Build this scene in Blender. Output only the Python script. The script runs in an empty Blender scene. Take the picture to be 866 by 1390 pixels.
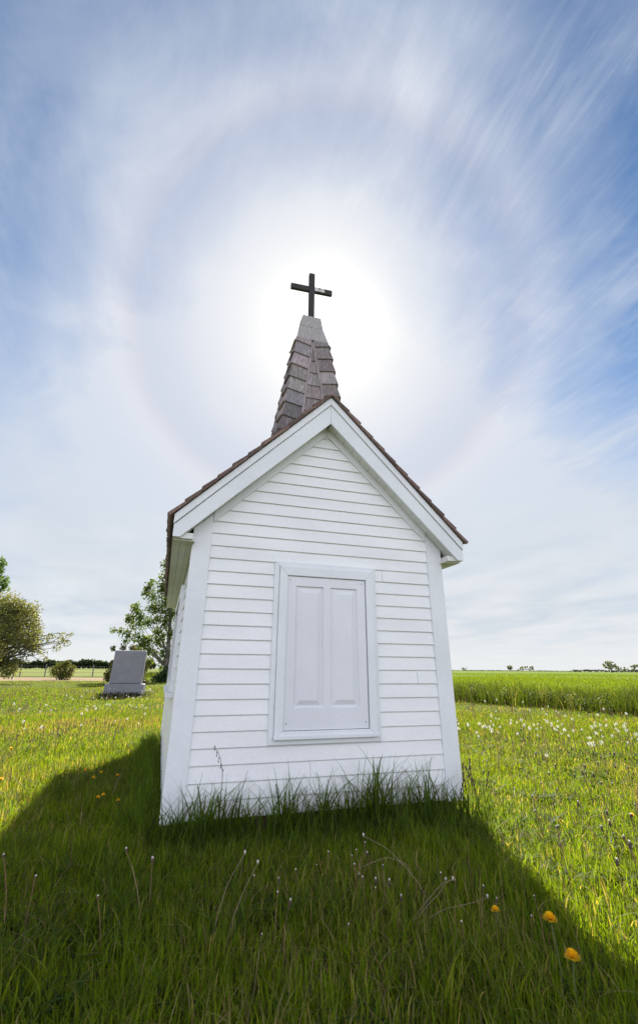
import bpy, math, random
import numpy as np
from mathutils import Vector
random.seed(7); rng=np.random.default_rng(11)
R=math.radians
sc=bpy.context.scene
col=sc.collection
BZ=.11            # height of the chapel's sill above the ground

# ------------------------------------------------------------------ camera
cam=bpy.data.cameras.new('camera'); camo=bpy.data.objects.new('camera',cam); col.objects.link(camo)
CAM=Vector((-.137,-3.683,1.026)); YAW=17.6; PITCH=22.75
from mathutils import Matrix
Rv=Vector((.95222,-.30531,.00729)); Uv=Vector((-.12447,-.36619,.92218)); Fv=Vector((.27889,.87903,.38669))
camo.matrix_world=Matrix(((Rv.x,Uv.x,-Fv.x,CAM.x),(Rv.y,Uv.y,-Fv.y,CAM.y),(Rv.z,Uv.z,-Fv.z,CAM.z),(0,0,0,1)))
cam.sensor_width=36; cam.lens=616.7/1390*36; cam.shift_y=-45/1390; cam.clip_end=9000; cam.clip_start=.02
sc.camera=camo

# ------------------------------------------------------------------ tags
def tag(o,label=None,cat=None,group=None,kind=None):
    if label: o['label']=label
    if cat: o['category']=cat
    if group: o['group']=group
    if kind: o['kind']=kind
    return o
def empty(name,loc,label=None,cat=None,group=None,rz=0):
    o=bpy.data.objects.new(name,None); col.objects.link(o); o.location=loc; o.rotation_euler.z=rz; o.empty_display_size=.1
    return tag(o,label,cat,group)

# ------------------------------------------------------------------ mesh builder
class MB:
    def __init__(s): s.v=[];s.f=[];s.c=[];s.m=[]
    def face(s,pts,c=(1,1,1),m=0):
        b=len(s.v); s.v+= [tuple(p) for p in pts]; s.f.append(tuple(range(b,b+len(pts)))); s.c.append(c); s.m.append(m)
    def solid(s,A,B,c=(1,1,1),m=0):
        """prism between two congruent polygons A and B (lists of points)"""
        n=len(A); b=len(s.v); s.v+=[tuple(p) for p in A]+[tuple(p) for p in B]
        s.f.append(tuple(range(b,b+n))); s.f.append(tuple(range(b+2*n-1,b+n-1,-1))); s.c+=[c,c]; s.m+=[m,m]
        for i in range(n):
            j=(i+1)%n; s.f.append((b+j,b+i,b+n+i,b+n+j)); s.c.append(c); s.m.append(m)
    def box(s,x0,x1,y0,y1,z0,z1,c=(1,1,1),m=0):
        s.solid([(x0,y0,z0),(x1,y0,z0),(x1,y0,z1),(x0,y0,z1)],[(x0,y1,z0),(x1,y1,z0),(x1,y1,z1),(x0,y1,z1)],c,m)
    def prism_y(s,poly,y0,y1,c=(1,1,1),m=0):
        s.solid([(x,y0,z) for x,z in poly],[(x,y1,z) for x,z in poly],c,m)
    def tube(s,pts,rad,n=6,c=(1,1,1),cap=True,m=0):
        pts=[Vector(p) for p in pts]; rings=[]
        for i,p in enumerate(pts):
            d=(pts[min(i+1,len(pts)-1)]-pts[max(i-1,0)]).normalized()
            a=Vector((0,0,1)) if abs(d.z)<.9 else Vector((1,0,0))
            u=d.cross(a).normalized(); w=d.cross(u).normalized()
            b=len(s.v); r=rad[i] if isinstance(rad,(list,tuple)) else rad
            for k in range(n):
                t=2*math.pi*k/n; s.v.append(tuple(p+(u*math.cos(t)+w*math.sin(t))*r))
            rings.append(b)
        for i in range(len(rings)-1):
            for k in range(n):
                k2=(k+1)%n; s.f.append((rings[i]+k,rings[i]+k2,rings[i+1]+k2,rings[i+1]+k)); s.c.append(c); s.m.append(m)
        if cap:
            s.f.append(tuple(rings[0]+k for k in range(n))[::-1]); s.f.append(tuple(rings[-1]+k for k in range(n))); s.c+=[c,c]; s.m+=[m,m]
    def build(s,name,mat,parent=None,label=None,bevel=0,smooth=False,off=None):
        me=bpy.data.meshes.new(name)
        o0=off if off is not None else (world_loc(parent) if parent else Vector((0,0,0)))
        me.from_pydata([(v[0]-o0[0],v[1]-o0[1],v[2]-o0[2]) for v in s.v],[],s.f)
        for mm in (mat if isinstance(mat,(list,tuple)) else [mat]): me.materials.append(mm)
        if any(s.m): me.polygons.foreach_set('material_index',s.m)
        at=me.color_attributes.new('Col','FLOAT_COLOR','CORNER')
        arr=np.array([k for f,c in zip(s.f,s.c) for k in [(c[0],c[1],c[2],1)]*len(f)],dtype=np.float32)
        if len(arr)==len(me.loops): at.data.foreach_set('color',arr.ravel())
        import bmesh
        bm=bmesh.new(); bm.from_mesh(me); bmesh.ops.recalc_face_normals(bm,faces=bm.faces); bm.to_mesh(me); bm.free()
        if smooth: me.polygons.foreach_set('use_smooth',[True]*len(me.polygons))
        o=bpy.data.objects.new(name,me); col.objects.link(o)
        if parent: o.parent=parent
        if bevel:
            b=o.modifiers.new('bevel','BEVEL'); b.width=bevel; b.segments=2; b.limit_method='ANGLE'
        if label: o['label']=label
        return o
def world_loc(o):
    l=Vector((0,0,0))
    while o: l+=o.location; o=o.parent
    return l
def np_mesh(name,V,F,C,mat,parent=None,off=None):
    """V (n,3), F (m,k) constant polygon size, C (n,3) per-vertex colours"""
    me=bpy.data.meshes.new(name); k=F.shape[1]
    if off is not None: V=V-np.array(off)
    me.vertices.add(len(V)); me.vertices.foreach_set('co',V.astype(np.float32).ravel())
    me.loops.add(F.size); me.loops.foreach_set('vertex_index',F.astype(np.int32).ravel())
    me.polygons.add(len(F)); me.polygons.foreach_set('loop_start',np.arange(0,F.size,k,dtype=np.int32))
    me.polygons.foreach_set('loop_total',np.full(len(F),k,dtype=np.int32))
    me.update(calc_edges=True)
    at=me.color_attributes.new('Col','FLOAT_COLOR','POINT')
    at.data.foreach_set('color',np.concatenate([C,np.ones((len(C),1))],1).astype(np.float32).ravel())
    me.materials.append(mat)
    o=bpy.data.objects.new(name,me); col.objects.link(o)
    if parent: o.parent=parent
    return o

# ------------------------------------------------------------------ materials
def newmat(name):
    m=bpy.data.materials.new(name); m.use_nodes=True; nt=m.node_tree; return m,nt,nt.nodes['Principled BSDF']
def N(nt,t,**k):
    n=nt.nodes.new(t)
    for a,b in k.items(): setattr(n,a,b)
    return n
def noise(nt,scale,detail=4,rough=.55,coord='Object',stretch=None):
    tc=N(nt,'ShaderNodeTexCoord'); mp=N(nt,'ShaderNodeMapping'); no=N(nt,'ShaderNodeTexNoise')
    nt.links.new(tc.outputs[coord],mp.inputs[0]); nt.links.new(mp.outputs[0],no.inputs['Vector'])
    if stretch: mp.inputs['Scale'].default_value=stretch
    no.inputs['Scale'].default_value=scale; no.inputs['Detail'].default_value=detail; no.inputs['Roughness'].default_value=rough
    return no
def ramp(nt,src,stops):
    r=N(nt,'ShaderNodeValToRGB'); nt.links.new(src,r.inputs[0]); e=r.color_ramp.elements
    while len(e)<len(stops): e.new(.5)
    for i,(p,c) in enumerate(stops): e[i].position=p; e[i].color=(c[0],c[1],c[2],1)
    return r
def mul(nt,a,b,fac=1,mode='MULTIPLY'):
    m=N(nt,'ShaderNodeMix',data_type='RGBA',blend_type=mode); m.inputs[0].default_value=fac
    nt.links.new(a,m.inputs[6]); nt.links.new(b,m.inputs[7]); return m.outputs[2]
def attr(nt):
    a=N(nt,'ShaderNodeAttribute'); a.attribute_name='Col'; return a.outputs['Color']
def bump(nt,b,src,strength,dist):
    bp=N(nt,'ShaderNodeBump'); bp.inputs['Strength'].default_value=strength; bp.inputs['Distance'].default_value=dist
    nt.links.new(src,bp.inputs['Height']); nt.links.new(bp.outputs[0],b.inputs['Normal'])
def paint(name,base,dirt,rough=.45,amt=.5,stretch=(1,1,1)):
    m,nt,b=newmat(name)
    n1=noise(nt,2.2,6,.6,stretch=stretch); r1=ramp(nt,n1.outputs['Fac'],[(.35,dirt),(.62,base)])
    n2=noise(nt,60,3,.6); r2=ramp(nt,n2.outputs['Fac'],[(.25,(.93,.93,.93)),(.7,(1,1,1))])
    nt.links.new(mul(nt,r1.outputs[0],r2.outputs[0]),b.inputs['Base Color']); b.inputs['Roughness'].default_value=rough
    bump(nt,b,n2.outputs['Fac'],.12,.002)
    return m
M={}
M['siding']=paint('vinyl_siding',(.83,.83,.82),(.77,.77,.765),.42,stretch=(.6,.6,2.5))
M['trim']=paint('white_trim',(.78,.79,.80),(.72,.73,.74),.5)
M['door']=paint('door_paint',(.74,.74,.76),(.70,.70,.72),.38)
M['soffit']=paint('soffit_vinyl',(.74,.74,.70),(.66,.66,.62),.55)
def shake_mat(name,a,b_,edge):
    m,nt,b=newmat(name)
    g=noise(nt,9,8,.7,stretch=(7,7,.8)); r=ramp(nt,g.outputs['Fac'],[(.28,a),(.5,b_),(.75,edge)])
    nt.links.new(mul(nt,r.outputs[0],attr(nt)),b.inputs['Base Color']); b.inputs['Roughness'].default_value=.8
    bump(nt,b,g.outputs['Fac'],.5,.004); return m
M['shake']=shake_mat('grey_cedar_shake',(.14,.12,.118),(.25,.215,.215),(.46,.42,.42))
M['roofshake']=shake_mat('brown_cedar_shake',(.10,.062,.05),(.17,.11,.09),(.27,.20,.17))
M['beam']=shake_mat('dark_beam',(.05,.03,.022),(.10,.06,.04),(.16,.10,.07))
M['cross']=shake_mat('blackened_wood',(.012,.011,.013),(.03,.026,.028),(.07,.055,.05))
m,nt,b=newmat('cap_board'); g=noise(nt,12,6,.6,stretch=(6,6,1)); r=ramp(nt,g.outputs['Fac'],[(.3,(.27,.245,.24)),(.7,(.44,.41,.40))]); nt.links.new(r.outputs[0],b.inputs['Base Color']); b.inputs['Roughness'].default_value=.8; bump(nt,b,g.outputs['Fac'],.4,.004); M['cap']=m
m,nt,b=newmat('weathered_plate'); g=noise(nt,30,4); r=ramp(nt,g.outputs['Fac'],[(.35,(.40,.38,.36)),(.6,(.7,.68,.66))]); nt.links.new(r.outputs[0],b.inputs['Base Color']); M['plate']=m
m,nt,b=newmat('granite'); g=noise(nt,55,3,.8); r=ramp(nt,g.outputs['Fac'],[(.3,(.10,.10,.112)),(.5,(.17,.17,.185)),(.72,(.30,.30,.32))]); g2=noise(nt,3,4); r2=ramp(nt,g2.outputs['Fac'],[(.3,(.8,.8,.82)),(.7,(1,1,1))]); nt.links.new(mul(nt,r.outputs[0],r2.outputs[0]),b.inputs['Base Color']); b.inputs['Roughness'].default_value=.6; bump(nt,b,g.outputs['Fac'],.5,.01); M['granite']=m
m,nt,b=newmat('screw_metal'); b.inputs['Base Color'].default_value=(.18,.17,.17,1); b.inputs['Metallic'].default_value=.7; b.inputs['Roughness'].default_value=.5; M['metal']=m
m,nt,b=newmat('dark_glass'); g=noise(nt,4,2); r=ramp(nt,g.outputs['Fac'],[(.3,(.02,.022,.025)),(.7,(.04,.042,.045))]); nt.links.new(r.outputs[0],b.inputs['Base Color']); b.inputs['Roughness'].default_value=.08; M['glass']=m
m,nt,b=newmat('post_wood'); g=noise(nt,8,6,.7,stretch=(5,5,1)); r=ramp(nt,g.outputs['Fac'],[(.3,(.10,.085,.07)),(.7,(.24,.21,.18))]); nt.links.new(r.outputs[0],b.inputs['Base Color']); M['post']=m
m,nt,b=newmat('wire'); b.inputs['Base Color'].default_value=(.2,.19,.18,1); b.inputs['Roughness'].default_value=.6; M['wire']=m
def leafmat(name,trans=.5,rough=.6,tcol=(2.0,1.75,.5),vary=.25):
    m,nt,b=newmat(name); a=attr(nt)
    g=noise(nt,14,2); r=ramp(nt,g.outputs['Fac'],[(.3,(1-vary,)*3),(.7,(1,1,1))]); c=mul(nt,a,r.outputs[0])
    nt.links.new(c,b.inputs['Base Color']); b.inputs['Roughness'].default_value=rough
    b.inputs['Specular IOR Level'].default_value=.18
    tr=N(nt,'ShaderNodeBsdfTranslucent'); rgb=N(nt,'ShaderNodeRGB'); rgb.outputs[0].default_value=(*tcol,1)
    nt.links.new(mul(nt,c,rgb.outputs[0]),tr.inputs['Color'])
    mx=N(nt,'ShaderNodeMixShader'); mx.inputs[0].default_value=trans
    nt.links.new(b.outputs[0],mx.inputs[1]); nt.links.new(tr.outputs[0],mx.inputs[2]); nt.links.new(mx.outputs[0],nt.nodes['Material Output'].inputs[0])
    return m
M['grass']=leafmat('grass_blade',.6)
M['leaf']=leafmat('tree_leaf',.42,.5,(1.6,1.6,.7))
M['puff']=leafmat('dandelion_fluff',.5,.9,(1.1,1.1,1.1),0)
M['petal']=leafmat('dandelion_petal',.4,.6,(1.2,1.1,.6),0)
M['stem']=leafmat('plant_stem',.15,.6,(1,1,1))
m,nt,b=newmat('bark'); g=noise(nt,6,8,.7,stretch=(3,3,1)); r=ramp(nt,g.outputs['Fac'],[(.3,(.05,.042,.035)),(.7,(.17,.15,.13))]); nt.links.new(r.outputs[0],b.inputs['Base Color']); b.inputs['Roughness'].default_value=.9; bump(nt,b,g.outputs['Fac'],.7,.03); M['bark']=m
def groundmat(name,stops,sc1,sc2,fine=40):
    m,nt,b=newmat(name)
    g=noise(nt,sc1,8,.65); r=ramp(nt,g.outputs['Fac'],stops)
    g2=noise(nt,sc2,6,.7); r2=ramp(nt,g2.outputs['Fac'],[(.3,(.6,.62,.55)),(.7,(1.15,1.1,1.05))])
    nt.links.new(mul(nt,r.outputs[0],r2.outputs[0]),b.inputs['Base Color']); b.inputs['Roughness'].default_value=1; b.inputs['Specular IOR Level'].default_value=.05
    g3=noise(nt,fine,6,.8); bump(nt,b,g3.outputs['Fac'],.8,.05); return m
M['ground']=groundmat('meadow_ground',[(.3,(.075,.085,.028)),(.5,(.10,.12,.03)),(.7,(.13,.12,.05))],.35,3)
M['crop']=groundmat('crop_field',[(.3,(.10,.15,.02)),(.7,(.14,.19,.03))],.02,.9,12)
M['pasture']=groundmat('pasture',[(.3,(.14,.17,.05)),(.7,(.20,.22,.07))],.05,.5,12)
M['dry']=groundmat('dry_strip',[(.3,(.24,.18,.12)),(.7,(.33,.25,.17))],.3,2,30)

# ------------------------------------------------------------------ sun and sky
SE,SA=40.8,18.3
S=Vector((math.sin(R(SA))*math.cos(R(SE)),math.cos(R(SA))*math.cos(R(SE)),math.sin(R(SE))))
sl=bpy.data.lights.new('sun','SUN'); sl.energy=5.0; sl.angle=R(1.3); sl.color=(1,.95,.86)
so=bpy.data.objects.new('sun',sl); col.objects.link(so); so.rotation_euler=S.to_track_quat('Z','Y').to_euler(); so.location=(0,0,30)
w=bpy.data.worlds.new('World'); sc.world=w; w.use_nodes=True; nt=w.node_tree; nt.nodes.clear()
L=nt.links.new
def MA(op,a,b=None,clamp=False):
    n=N(nt,'ShaderNodeMath',operation=op,use_clamp=clamp)
    for i,v in enumerate((a,b)):
        if v is None: continue
        if isinstance(v,(int,float)): n.inputs[i].default_value=v
        else: L(v,n.inputs[i])
    return n.outputs[0]
out=N(nt,'ShaderNodeOutputWorld'); bg=N(nt,'ShaderNodeBackground'); L(bg.outputs[0],out.inputs[0])
STR=.05; EXPO=1.36; K=1/(2**EXPO)/STR; bg.inputs[1].default_value=STR
sky=N(nt,'ShaderNodeTexSky',sky_type='NISHITA'); sky.sun_disc=False; sky.sun_elevation=R(SE); sky.sun_rotation=R(SA); sky.air_density=1.0; sky.dust_density=.1; sky.ozone_density=2.2
tc=N(nt,'ShaderNodeTexCoord'); nm=N(nt,'ShaderNodeVectorMath',operation='NORMALIZE'); L(tc.outputs['Generated'],nm.inputs[0])
dt=N(nt,'ShaderNodeVectorMath',operation='DOT_PRODUCT'); L(nm.outputs[0],dt.inputs[0]); dt.inputs[1].default_value=S
theta=MA('ARCCOSINE',MA('MINIMUM',dt.outputs['Value'],.99999)); th=MA('DIVIDE',theta,math.pi,True)   # 0..1 = 0..180 deg
sep=N(nt,'ShaderNodeSeparateXYZ'); L(nm.outputs[0],sep.inputs[0])
zc=MA('MAXIMUM',sep.outputs[2],0.0)
# cirrus sheet: coordinates on a high flat layer
pz=MA('ADD',zc,.10); cx=MA('DIVIDE',sep.outputs[0],pz); cy=MA('DIVIDE',sep.outputs[1],pz)
cmb=N(nt,'ShaderNodeCombineXYZ'); L(cx,cmb.inputs[0]); L(cy,cmb.inputs[1])
def cn(rot,scl,scale,detail,rough,dist=0,loc=(0,0,0)):
    mp=N(nt,'ShaderNodeMapping'); L(cmb.outputs[0],mp.inputs[0]); mp.inputs['Rotation'].default_value=(0,0,R(rot)); mp.inputs['Scale'].default_value=(*scl,1); mp.inputs['Location'].default_value=loc
    no=N(nt,'ShaderNodeTexNoise'); L(mp.outputs[0],no.inputs['Vector']); no.inputs['Scale'].default_value=scale; no.inputs['Detail'].default_value=detail; no.inputs['Roughness'].default_value=rough; no.inputs['Distortion'].default_value=dist
    return no.outputs['Fac']
def MR(v,a,b,c=0,d=1):
    n=N(nt,'ShaderNodeMapRange',interpolation_type='SMOOTHSTEP'); L(v,n.inputs[0])
    for i,x in enumerate((a,b,c,d)): n.inputs[i+1].default_value=x
    return n.outputs[0]
def sepx():
    # how far a direction lies to the right of the sun's bearing
    d=N(nt,'ShaderNodeVectorMath',operation='DOT_PRODUCT'); L(nm.outputs[0],d.inputs[0]); d.inputs[1].default_value=Vector((math.cos(R(SA)),-math.sin(R(SA)),0)); return d.outputs['Value']
big=MR(cn(30,(1,1),1.6,4,.5,.3,(3,1,0)),.36,.64)
rightw=MR(sepx(),-.25,.75,.25,1)
streak=MR(cn(-9,(2.3,.62),2.4,9,.64,.7),.40,.68)
wisp=MR(cn(4,(2.0,.42),6.5,8,.66,1.1,(5,2,0)),.42,.70)
fine=MR(cn(-3,(3.2,.30),13,7,.68,.6,(2,9,0)),.42,.72)
puffs=MR(cn(15,(1,.8),3.1,8,.60,.6,(8,4,0)),.35,.72)
clouds=MA('ADD',MA('MULTIPLY',MA('MULTIPLY',MA('ADD',MA('MULTIPLY',streak,.44),MA('MULTIPLY',wisp,.26)),MA('ADD',MA('MULTIPLY',big,.8),.2)),rightw),MA('ADD',MA('MULTIPLY',MA('MULTIPLY',fine,.10),rightw),MA('MULTIPLY',puffs,.24)))
def RP(src,stops,interp='LINEAR'):
    r=N(nt,'ShaderNodeValToRGB'); L(src,r.inputs[0]); e=r.color_ramp.elements; r.color_ramp.interpolation=interp
    while len(e)<len(stops): e.new(.5)
    for i,(p,c) in enumerate(stops):
        e[i].position=p; c=c if isinstance(c,tuple) else (c,c,c); e[i].color=(*c,1)
    return r.outputs[0]
D=1/180
# soft irregular edges: the angle used for the veil wanders a little with the cirrus
soft=MA('MULTIPLY',MA('SUBTRACT',cn(10,(1.2,.7),2.2,5,.55,.3,(1,7,0)),.5),.045)
thw=MA('ADD',th,soft)
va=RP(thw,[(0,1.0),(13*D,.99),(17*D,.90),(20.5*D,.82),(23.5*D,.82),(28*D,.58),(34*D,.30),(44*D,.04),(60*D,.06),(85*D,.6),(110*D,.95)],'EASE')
east=N(nt,'ShaderNodeVectorMath',operation='DOT_PRODUCT'); L(nm.outputs[0],east.inputs[0]); east.inputs[1].default_value=Vector((.64,.34,.70)).normalized()
ea=MR(east.outputs['Value'],.86,1.0)
veil=MA('ADD',va,MA('MULTIPLY',MA('MULTIPLY',MA('SUBTRACT',clouds,.16),MR(th,8*D,22*D,.1,1.0)),MR(zc,.2,.55,.25,1.0)))
veil=MA('SUBTRACT',veil,MA('MULTIPLY',ea,.24))
veil=MA('MAXIMUM',veil,.03)
veil=MA('ADD',veil,MA('MULTIPLY',MR(zc,.14,.78,.92,0),MA('SUBTRACT',1,MA('MULTIPLY',ea,.75)))); veil=MA('MINIMUM',veil,1.0)
g2=lambda *c:tuple(x/2.6 for x in c)
glow=RP(MA('ADD',th,MA('MULTIPLY',soft,.35)),[(0,g2(2,2,2)),(4*D,g2(1.2,1.2,1.2)),(8*D,g2(.99,.99,.99)),(11*D,g2(.88,.895,.93)),(15*D,g2(.78,.81,.88)),(18*D,g2(.70,.74,.84)),(21*D,g2(.665,.71,.82)),(22.0*D,g2(.72,.735,.815)),(23.4*D,g2(.76,.79,.87)),(28*D,g2(.69,.75,.85)),(45*D,g2(.62,.69,.80)),(70*D,g2(.9,.93,1.0)),(120*D,g2(1.93,2.0,2.42))])  # sky behind the camera is over-bright: added fill for the shaded front wall
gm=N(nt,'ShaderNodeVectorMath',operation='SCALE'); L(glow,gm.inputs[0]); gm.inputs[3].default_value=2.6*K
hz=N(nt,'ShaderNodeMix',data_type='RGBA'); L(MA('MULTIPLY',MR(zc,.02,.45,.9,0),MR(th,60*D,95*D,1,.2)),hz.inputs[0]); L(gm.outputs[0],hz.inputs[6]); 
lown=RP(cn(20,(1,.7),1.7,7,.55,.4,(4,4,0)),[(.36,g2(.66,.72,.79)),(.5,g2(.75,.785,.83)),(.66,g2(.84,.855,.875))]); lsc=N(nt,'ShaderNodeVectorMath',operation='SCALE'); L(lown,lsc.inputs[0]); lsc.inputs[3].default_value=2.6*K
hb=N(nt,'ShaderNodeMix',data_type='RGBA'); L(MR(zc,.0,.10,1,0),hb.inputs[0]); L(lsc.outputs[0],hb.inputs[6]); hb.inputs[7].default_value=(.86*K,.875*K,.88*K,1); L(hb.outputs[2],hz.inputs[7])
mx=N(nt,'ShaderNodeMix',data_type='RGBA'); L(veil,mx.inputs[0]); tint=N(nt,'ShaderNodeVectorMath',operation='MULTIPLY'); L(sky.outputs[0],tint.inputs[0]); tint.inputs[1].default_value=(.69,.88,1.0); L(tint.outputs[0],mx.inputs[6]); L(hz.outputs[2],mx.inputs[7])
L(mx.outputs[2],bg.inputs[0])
vs=sc.view_settings; vs.view_transform='Standard'; vs.look='None'; vs.gamma=1; vs.exposure=EXPO; vs.use_curve_mapping=False

# ------------------------------------------------------------------ value noise for ground zones
_lat=rng.random((256,256))
def vn(x,y,s,o=0):
    x=np.asarray(x)*s+37.3+o*17.7; y=np.asarray(y)*s+91.1+o*5.3
    xi=np.floor(x).astype(int); yi=np.floor(y).astype(int); fx=x-xi; fy=y-yi; fx=fx*fx*(3-2*fx); fy=fy*fy*(3-2*fy)
    g=lambda a,b:_lat[a%256,b%256]
    return (g(xi,yi)*(1-fx)+g(xi+1,yi)*fx)*(1-fy)+(g(xi,yi+1)*(1-fx)+g(xi+1,yi+1)*fx)*fy
def fbm(x,y,s,o=0): return (vn(x,y,s,o)+.5*vn(x,y,s*2.1,o+1)+.25*vn(x,y,s*4.3,o+2))/1.75

# ------------------------------------------------------------------ ground sheets
def sheet(name,poly,z,mat):
    b=MB(); b.face([(x,y,z) for x,y in poly]); o=b.build(name,mat); o['kind']='structure'; return o
F9=4000
sheet('ground',[(-F9,-F9),(F9,-F9),(F9,F9),(-F9,F9)],0,M['ground'])
def strip_x(y): return 9.94+(12.17-y)*.249     # near edge of the tall verge on the right
sheet('crop_field',[(strip_x(-300)+2.2,-300),(F9,-300),(F9,F9-5),(strip_x(200)+2.2-30,F9-5),(strip_x(60)+2.2,60)],.004,M['crop'])
sheet('dry_path',[(-90,41.5),(-3.5,41.5),(-3.5,56),(-90,60)],.004,M['dry'])
sheet('pasture',[(-900,70),(-90,66),(-2,66),(-2,520),(-900,520)],.006,M['pasture'])

# ------------------------------------------------------------------ grass
def blades(x,y,h,w_,lean,segs,c,z0=0.,az=None,power=1.9):
    n=len(x); az=rng.random(n)*2*np.pi if az is None else az
    tw=az+np.pi/2+rng.normal(0,.5,n)
    t=np.linspace(0,1,segs+1)[None,:]
    L_=(lean*h)[:,None]*t**power
    z=h[:,None]*(t-.35*np.minimum(lean,1.2)[:,None]*t**2)
    wd=(w_[:,None]*.5)*(1-.92*t**1.6)
    X=x[:,None]+np.cos(az)[:,None]*L_; Y=y[:,None]+np.sin(az)[:,None]*L_; Z=z+(z0 if np.isscalar(z0) else z0[:,None])
    sx=np.cos(tw)[:,None]*wd; sy=np.sin(tw)[:,None]*wd
    V=np.stack([np.stack([X-sx,Y-sy,Z],-1),np.stack([X+sx,Y+sy,Z],-1)],2).reshape(-1,3)   # n,(segs+1),2
    base=(np.arange(n)*(segs+1)*2)[:,None]; k=np.arange(segs)[None,:]*2
    a=base+k; F=np.stack([a,a+1,a+3,a+2],-1).reshape(-1,4)
    C=np.repeat(c,(segs+1)*2,axis=0)
    return V,F,C
def join(parts):
    Vs,Fs,Cs=[],[],[];o=0
    for V,F,C in parts: Vs.append(V);Fs.append(F+o);Cs.append(C);o+=len(V)
    return np.concatenate(Vs),np.concatenate(Fs),np.concatenate(Cs)
def fan(r0,r1,dens,a0=-50,a1=50):
    n=int(dens*math.pi*(r1*r1-r0*r0)*(a1-a0)/360)
    r=np.sqrt(rng.random(n)*(r1*r1-r0*r0)+r0*r0); a=np.radians(YAW+a0+(a1-a0)*rng.random(n))
    return CAM.x+r*np.sin(a), CAM.y+r*np.cos(a), r
def outside(x,y,m=.02): return ~((x>-m)&(x<2.2+m)&(y>-m+.02)&(y<4.33+m))
def gcol(x,y,n,dry=0.):
    """blade colours: lush yellow-green, cooler green and some straw"""
    g1=np.array([.124,.182,.008]); g2=np.array([.075,.125,.010]); st=np.array([.23,.195,.095])
    k=np.clip(fbm(x,y,.9,5)*1.5-.35+rng.normal(0,.22,n),0,1)[:,None]
    c=g1*k+g2*(1-k)
    s=(rng.random(n)<np.clip(.05+dry,0,.9))[:,None]
    c=np.where(s,st*(.6+.7*rng.random((n,1))),c)
    return c*(.95+.6*rng.random((n,1)))
parts=[]
for r0,r1,dens,h0,h1,wd,sg in ((1.2,3.6,6200,.05,.13,.0060,4),(3.6,7,3600,.05,.13,.0070,3),(7,14,1250,.05,.14,.010,2),(14,30,230,.05,.12,.020,2),(30,62,38,.05,.11,.044,1)):
    x,y,r=fan(r0,r1,dens); ok=outside(x,y)&(x<strip_x(y)+.3)&~((y>41.5)&(x<-3.5)); x=x[ok];y=y[ok];n=len(x)
    # unmown near the chapel, shorter lawn further off, dry patches across both sides
    lush=np.clip(1.15-np.hypot(x-1,y-1)/9,.25,1)*np.where((x>1.9)&(y<3),.72,1); patch=fbm(x,y,.45,2)
    dry=np.clip((fbm(x,y,.55,9)-.55)*1.6,0,.35)+.03*(y>3)+.45*np.exp(-((y-6.3-.25*(x+2))/1.3)**2)*(x<0)*(.4+patch)
    dry=dry+.07*(x>4.2)*(y>1)
    dry=np.where(np.hypot(x-1,y+.6)<2.4,dry*.5+.03,dry)
    h=(h0+(h1-h0)*rng.random(n)**1.6)*(.5+.7*lush)*(.45+1.0*patch)*(.7+.6*fbm(x,y,2.6,14))
    h=np.where((x>-.1)&(x<2.3)&(y>-.45)&(y<.1),h*.6,h)
    keep=rng.random(n)<(.62+.5*patch); x,y,h,dry=x[keep],y[keep],h[keep],dry[keep]; n=len(x)
    parts.append(blades(x,y,h,wd*(.6+.8*rng.random(n)),.15+.9*rng.random(n)**1.5,sg,gcol(x,y,n,dry)*(.88 if r0>=7 else 1)))
# flattened straw thatch and broad-leaved rosettes among the blades
x,y,r=fan(1.4,9,260); ok=outside(x,y)&(rng.random(len(x))<np.clip(fbm(x,y,1.3,33)*2-.7,.05,1)); x,y=x[ok],y[ok]; n=len(x)
parts.append(blades(x,y,.05+.05*rng.random(n),.003+.003*rng.random(n),1.6+1.5*rng.random(n),4,np.array([.30,.235,.12])*(.5+.8*rng.random((n,1))),z0=.01+.05*rng.random(n)))
x,y,r=fan(1.4,8,9); ok=outside(x,y,.05); x,y=x[ok],y[ok]
x=np.repeat(x,9);y=np.repeat(y,9);n=len(x)
parts.append(blades(x+rng.normal(0,.008,n),y+rng.normal(0,.008,n),.06+.06*rng.random(n),.016+.012*rng.random(n),1.0+.9*rng.random(n),4,np.array([.06,.11,.015])*(.7+.6*rng.random((n,1))),power=1.3))
V,F,C=join(parts); tag(np_mesh('grass',V,F,C,M['grass']),'short to knee-low green meadow grass covering the ground round the chapel','grass',kind='stuff')
# seed-bearing reddish bents scattered thinly over the meadow
parts=[]
x,y,r=fan(1.6,26,11); keep=rng.random(len(x))<np.clip(.12+1.3*(fbm(x,y,.5,21)-.38)+.5*np.exp(-((y-6.3-.25*(x+2))/1.1)**2)*(x<0)+.22*((x>2.6)&(y>-1.5))+.7*np.exp(-((y-2.6+.2*(x-4))/.9)**2)*(x>3),0,1); keep&=outside(x,y,.1)&(x<strip_x(y))
x,y,r=x[keep],y[keep],r[keep]; n=len(x)
cc=np.array([.26,.15,.095])*(.6+.7*rng.random((n,1)))
parts.append(blades(x,y,.14+.12*rng.random(n),np.maximum(.0022,r*.0013),.05+.25*rng.random(n),3,cc))
V,F,C=join(parts); tag(np_mesh('dry_grass',V,F,C,M['stem']),'thin reddish brown dry bents scattered through the meadow','dry grass',kind='stuff')
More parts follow.
